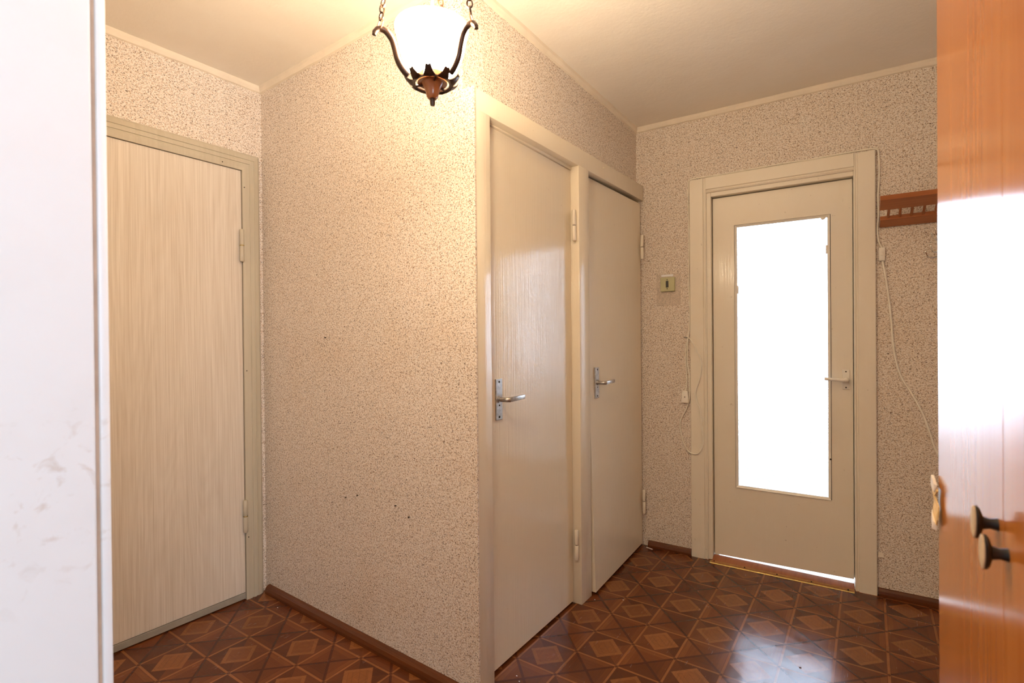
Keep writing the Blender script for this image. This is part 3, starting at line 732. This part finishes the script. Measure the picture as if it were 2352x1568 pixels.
obj('spokes', (lambda g: [g.tube([(c[0] + .012 * math.cos(a), c[1] + .012 * math.sin(a), 1.8620), (c[0] + .04 * math.cos(a), c[1] + .04 * math.sin(a), 1.8625)], .003, 6) for a in (math.radians(q) for q in (85, 205, 325))] and g)(G('X', o)), 'bronze', T)
obj('turned_cup', G('X', o).lathe(c, [(0, 1.8270), (.010, 1.8270), (.0140, 1.8320), (.0150, 1.8380), (.0185, 1.8500), (.0230, 1.8580), (.0275, 1.8655), (0, 1.8655)], 28), 'copper', T, smooth=True, label='copper-brown turned wooden cup')
obj('finial', G('X', o).lathe(c, [(0, 1.8110), (.005, 1.8110), (.0062, 1.8150), (.0062, 1.8270), (0, 1.8270)], 16), 'bronze', T, smooth=True)
yaw = math.atan2(R_.y, R_.x)
link0 = None
def mk_link(L, w, r):
    g = G('X'); n = 14
    pts = [(w * math.cos(2 * math.pi * k / n), 0, L * math.sin(2 * math.pi * k / n)) for k in range(n + 1)]
    g.tube(pts, r, 6, 0, 1, False); bmesh.ops.remove_doubles(g.bm, verts=g.bm.verts, dist=.0009); return g
ring_me = link_me = None
for az in (85, 205, 325):
    a = yaw + math.radians(az); ax, ay = math.cos(a), math.sin(a)
    P = lambda rho, z: (c[0] + ax * rho, c[1] + ay * rho, z)
    g = G('X', o)
    pr = [(.058, 1.872), (.070, 1.882), (.083, 1.902), (.090, 1.928), (.097, 1.948), (.110, 1.963), (.120, 1.9665), (.129, 1.965), (.136, 1.957), (.138, 1.949)]
    g.tube([P(*q) for q in pr], [.0082, .0080, .0076, .0074, .0072, .0070, .0068, .0064, .0058, .005], 10, 4, .95)
    arm = obj('arm', g, 'bronze', T, smooth=True)
    g = G('X', o)
    top = Vector(P(.125, 1.969)); end = Vector(P(.022, 2.670)); d = (end - top); Ln = d.length; d.normalize()
    if ring_me is None:
        r_ = obj('chain_ring', mk_link(.0120, .0110, .0016), 'copper', T, smooth=True); ring_me = r_.data
        l_ = obj('chain_link', mk_link(.0098, .0062, .0022), 'bronze', T, smooth=True); link_me = l_.data
        first = [r_, l_]
    else: first = []
    def put(name, me, pos, twist):
        ob = first.pop(0) if first and first[0].data == me else None
        if ob is None:
            ob = bpy.data.objects.new(name, me); COL.objects.link(ob); ob.parent = T
        q = d.to_track_quat('Z', 'Y').to_matrix().to_4x4() @ Matrix.Rotation(twist, 4, 'Z')
        ob.matrix_local = Matrix.Translation(Vector(pos) - Vector(o)) @ q
    put('chain_ring', ring_me, top + d * .008, math.radians(20))
    t = .027; k = 0
    while t < Ln - .006:
        put('chain_link', link_me, top + d * t, math.radians(90 * (k % 2) + 30)); t += .0165; k += 1
bl = bpy.data.lights.new('bulb', 'POINT'); bl.energy = BULB_WATTS; bl.color = (1, .80, .555); bl.shadow_soft_size = .028
bo = bpy.data.objects.new('bulb', bl); COL.objects.link(bo); bo.parent = T; bo.location = (0, 0, 1.972 - o[2])
obj('canopy', G('X', o).lathe(c, [(0, 2.655), (.030, 2.660), (.042, 2.678), (.056, 2.7025), (0, 2.7025)], 28), 'bronze', T, smooth=True)
obj('supply_cord', G('X', o).tube([(c[0], c[1], 1.96), (c[0] + .004, c[1], 2.15), (c[0], c[1], 2.66)], .0028, 6, 4), 'ivory', T, smooth=True)
obj('lamp_holder', G('X', o).lathe(c, [(0, 1.8835), (.018, 1.8835), (.018, 1.905), (.013, 1.915), (0, 1.915)], 18), 'ivory', T)

# ------------------------------------------------------------------ small things
lab = {0: 'nail hole high on the speckled wall, alone at left', 1: 'nail at knee height in the speckled wall, leftmost of the lower row', 2: 'nail with torn paper in the speckled wall, second of the lower row',
       3: 'nail in the speckled wall, third of the lower row', 4: 'nail in the speckled wall nearest the cream frame'}
for k, (u, z) in enumerate(((.528, 1.256), (.663, .579), (.742, .601), (.976, .602), (1.051, .572))):
    oo = (u, 0, z); obj('nail', G('A', oo).tube([(u, -.004, z), (u, .004, z), (u, .007, z)], [.0016, .0022, .0034], 8), 'darkhole', None, 'A', label=lab[k], category='nail', group='nails in the speckled wall')
cl = ['white crumb on the floor by the foot of the mullion', 'white crumb on the brown floor out from the mullion', 'tiny white crumb near the first cream door', 'tiny white crumb farther from the first cream door', 'white crumb beside the skirting near the wood door']
for k, (x, y) in enumerate(((.072, .855), (.185, .927), (.075, .190), (.10, .170), (-1.12, -.030))):
    oo = (x, y, .0015); g = G('X', oo); g.blob(oo, .0032, .0022, .0016, k, 1, .25); obj('crumb', g, 'crumb', None, 'X', label=cl[k], category='crumb', group='crumbs on the floor')
oo = (.075, 1.575, .001); g = G('X', oo); g.hexa([(.058, 1.580, .0005), (.098, 1.570, .0005), (.100, 1.577, .0005), (.060, 1.588, .0005), (.058, 1.580, .002), (.098, 1.570, .003), (.100, 1.577, .002), (.060, 1.588, .0025)])
obj('paper_scrap', g, 'crumb', None, 'X', label='pale paper scrap on the floor in the far corner', category='scrap')
oo = (.931, .824, .001); g = G('X', oo); g.blob(oo, .005, .0045, .0014, 11, 1, .2)
obj('paint_chip', g, 'darkbrown', None, 'X', label='dark brown speck on the shiny patch of floor', category='speck')
oo = (1.19, 0, .19); g = G('C', oo); g.hexa([(1.179, .0, .182), (1.205, .0, .180), (1.204, .010, .184), (1.180, .008, .184), (1.180, .0, .205), (1.202, .0, .203), (1.200, .006, .200), (1.182, .006, .202)])
obj('plaster_chip', g, 'moulding', None, 'C', label='broken plaster chip beside the foot of the glazed door casing', category='chip')
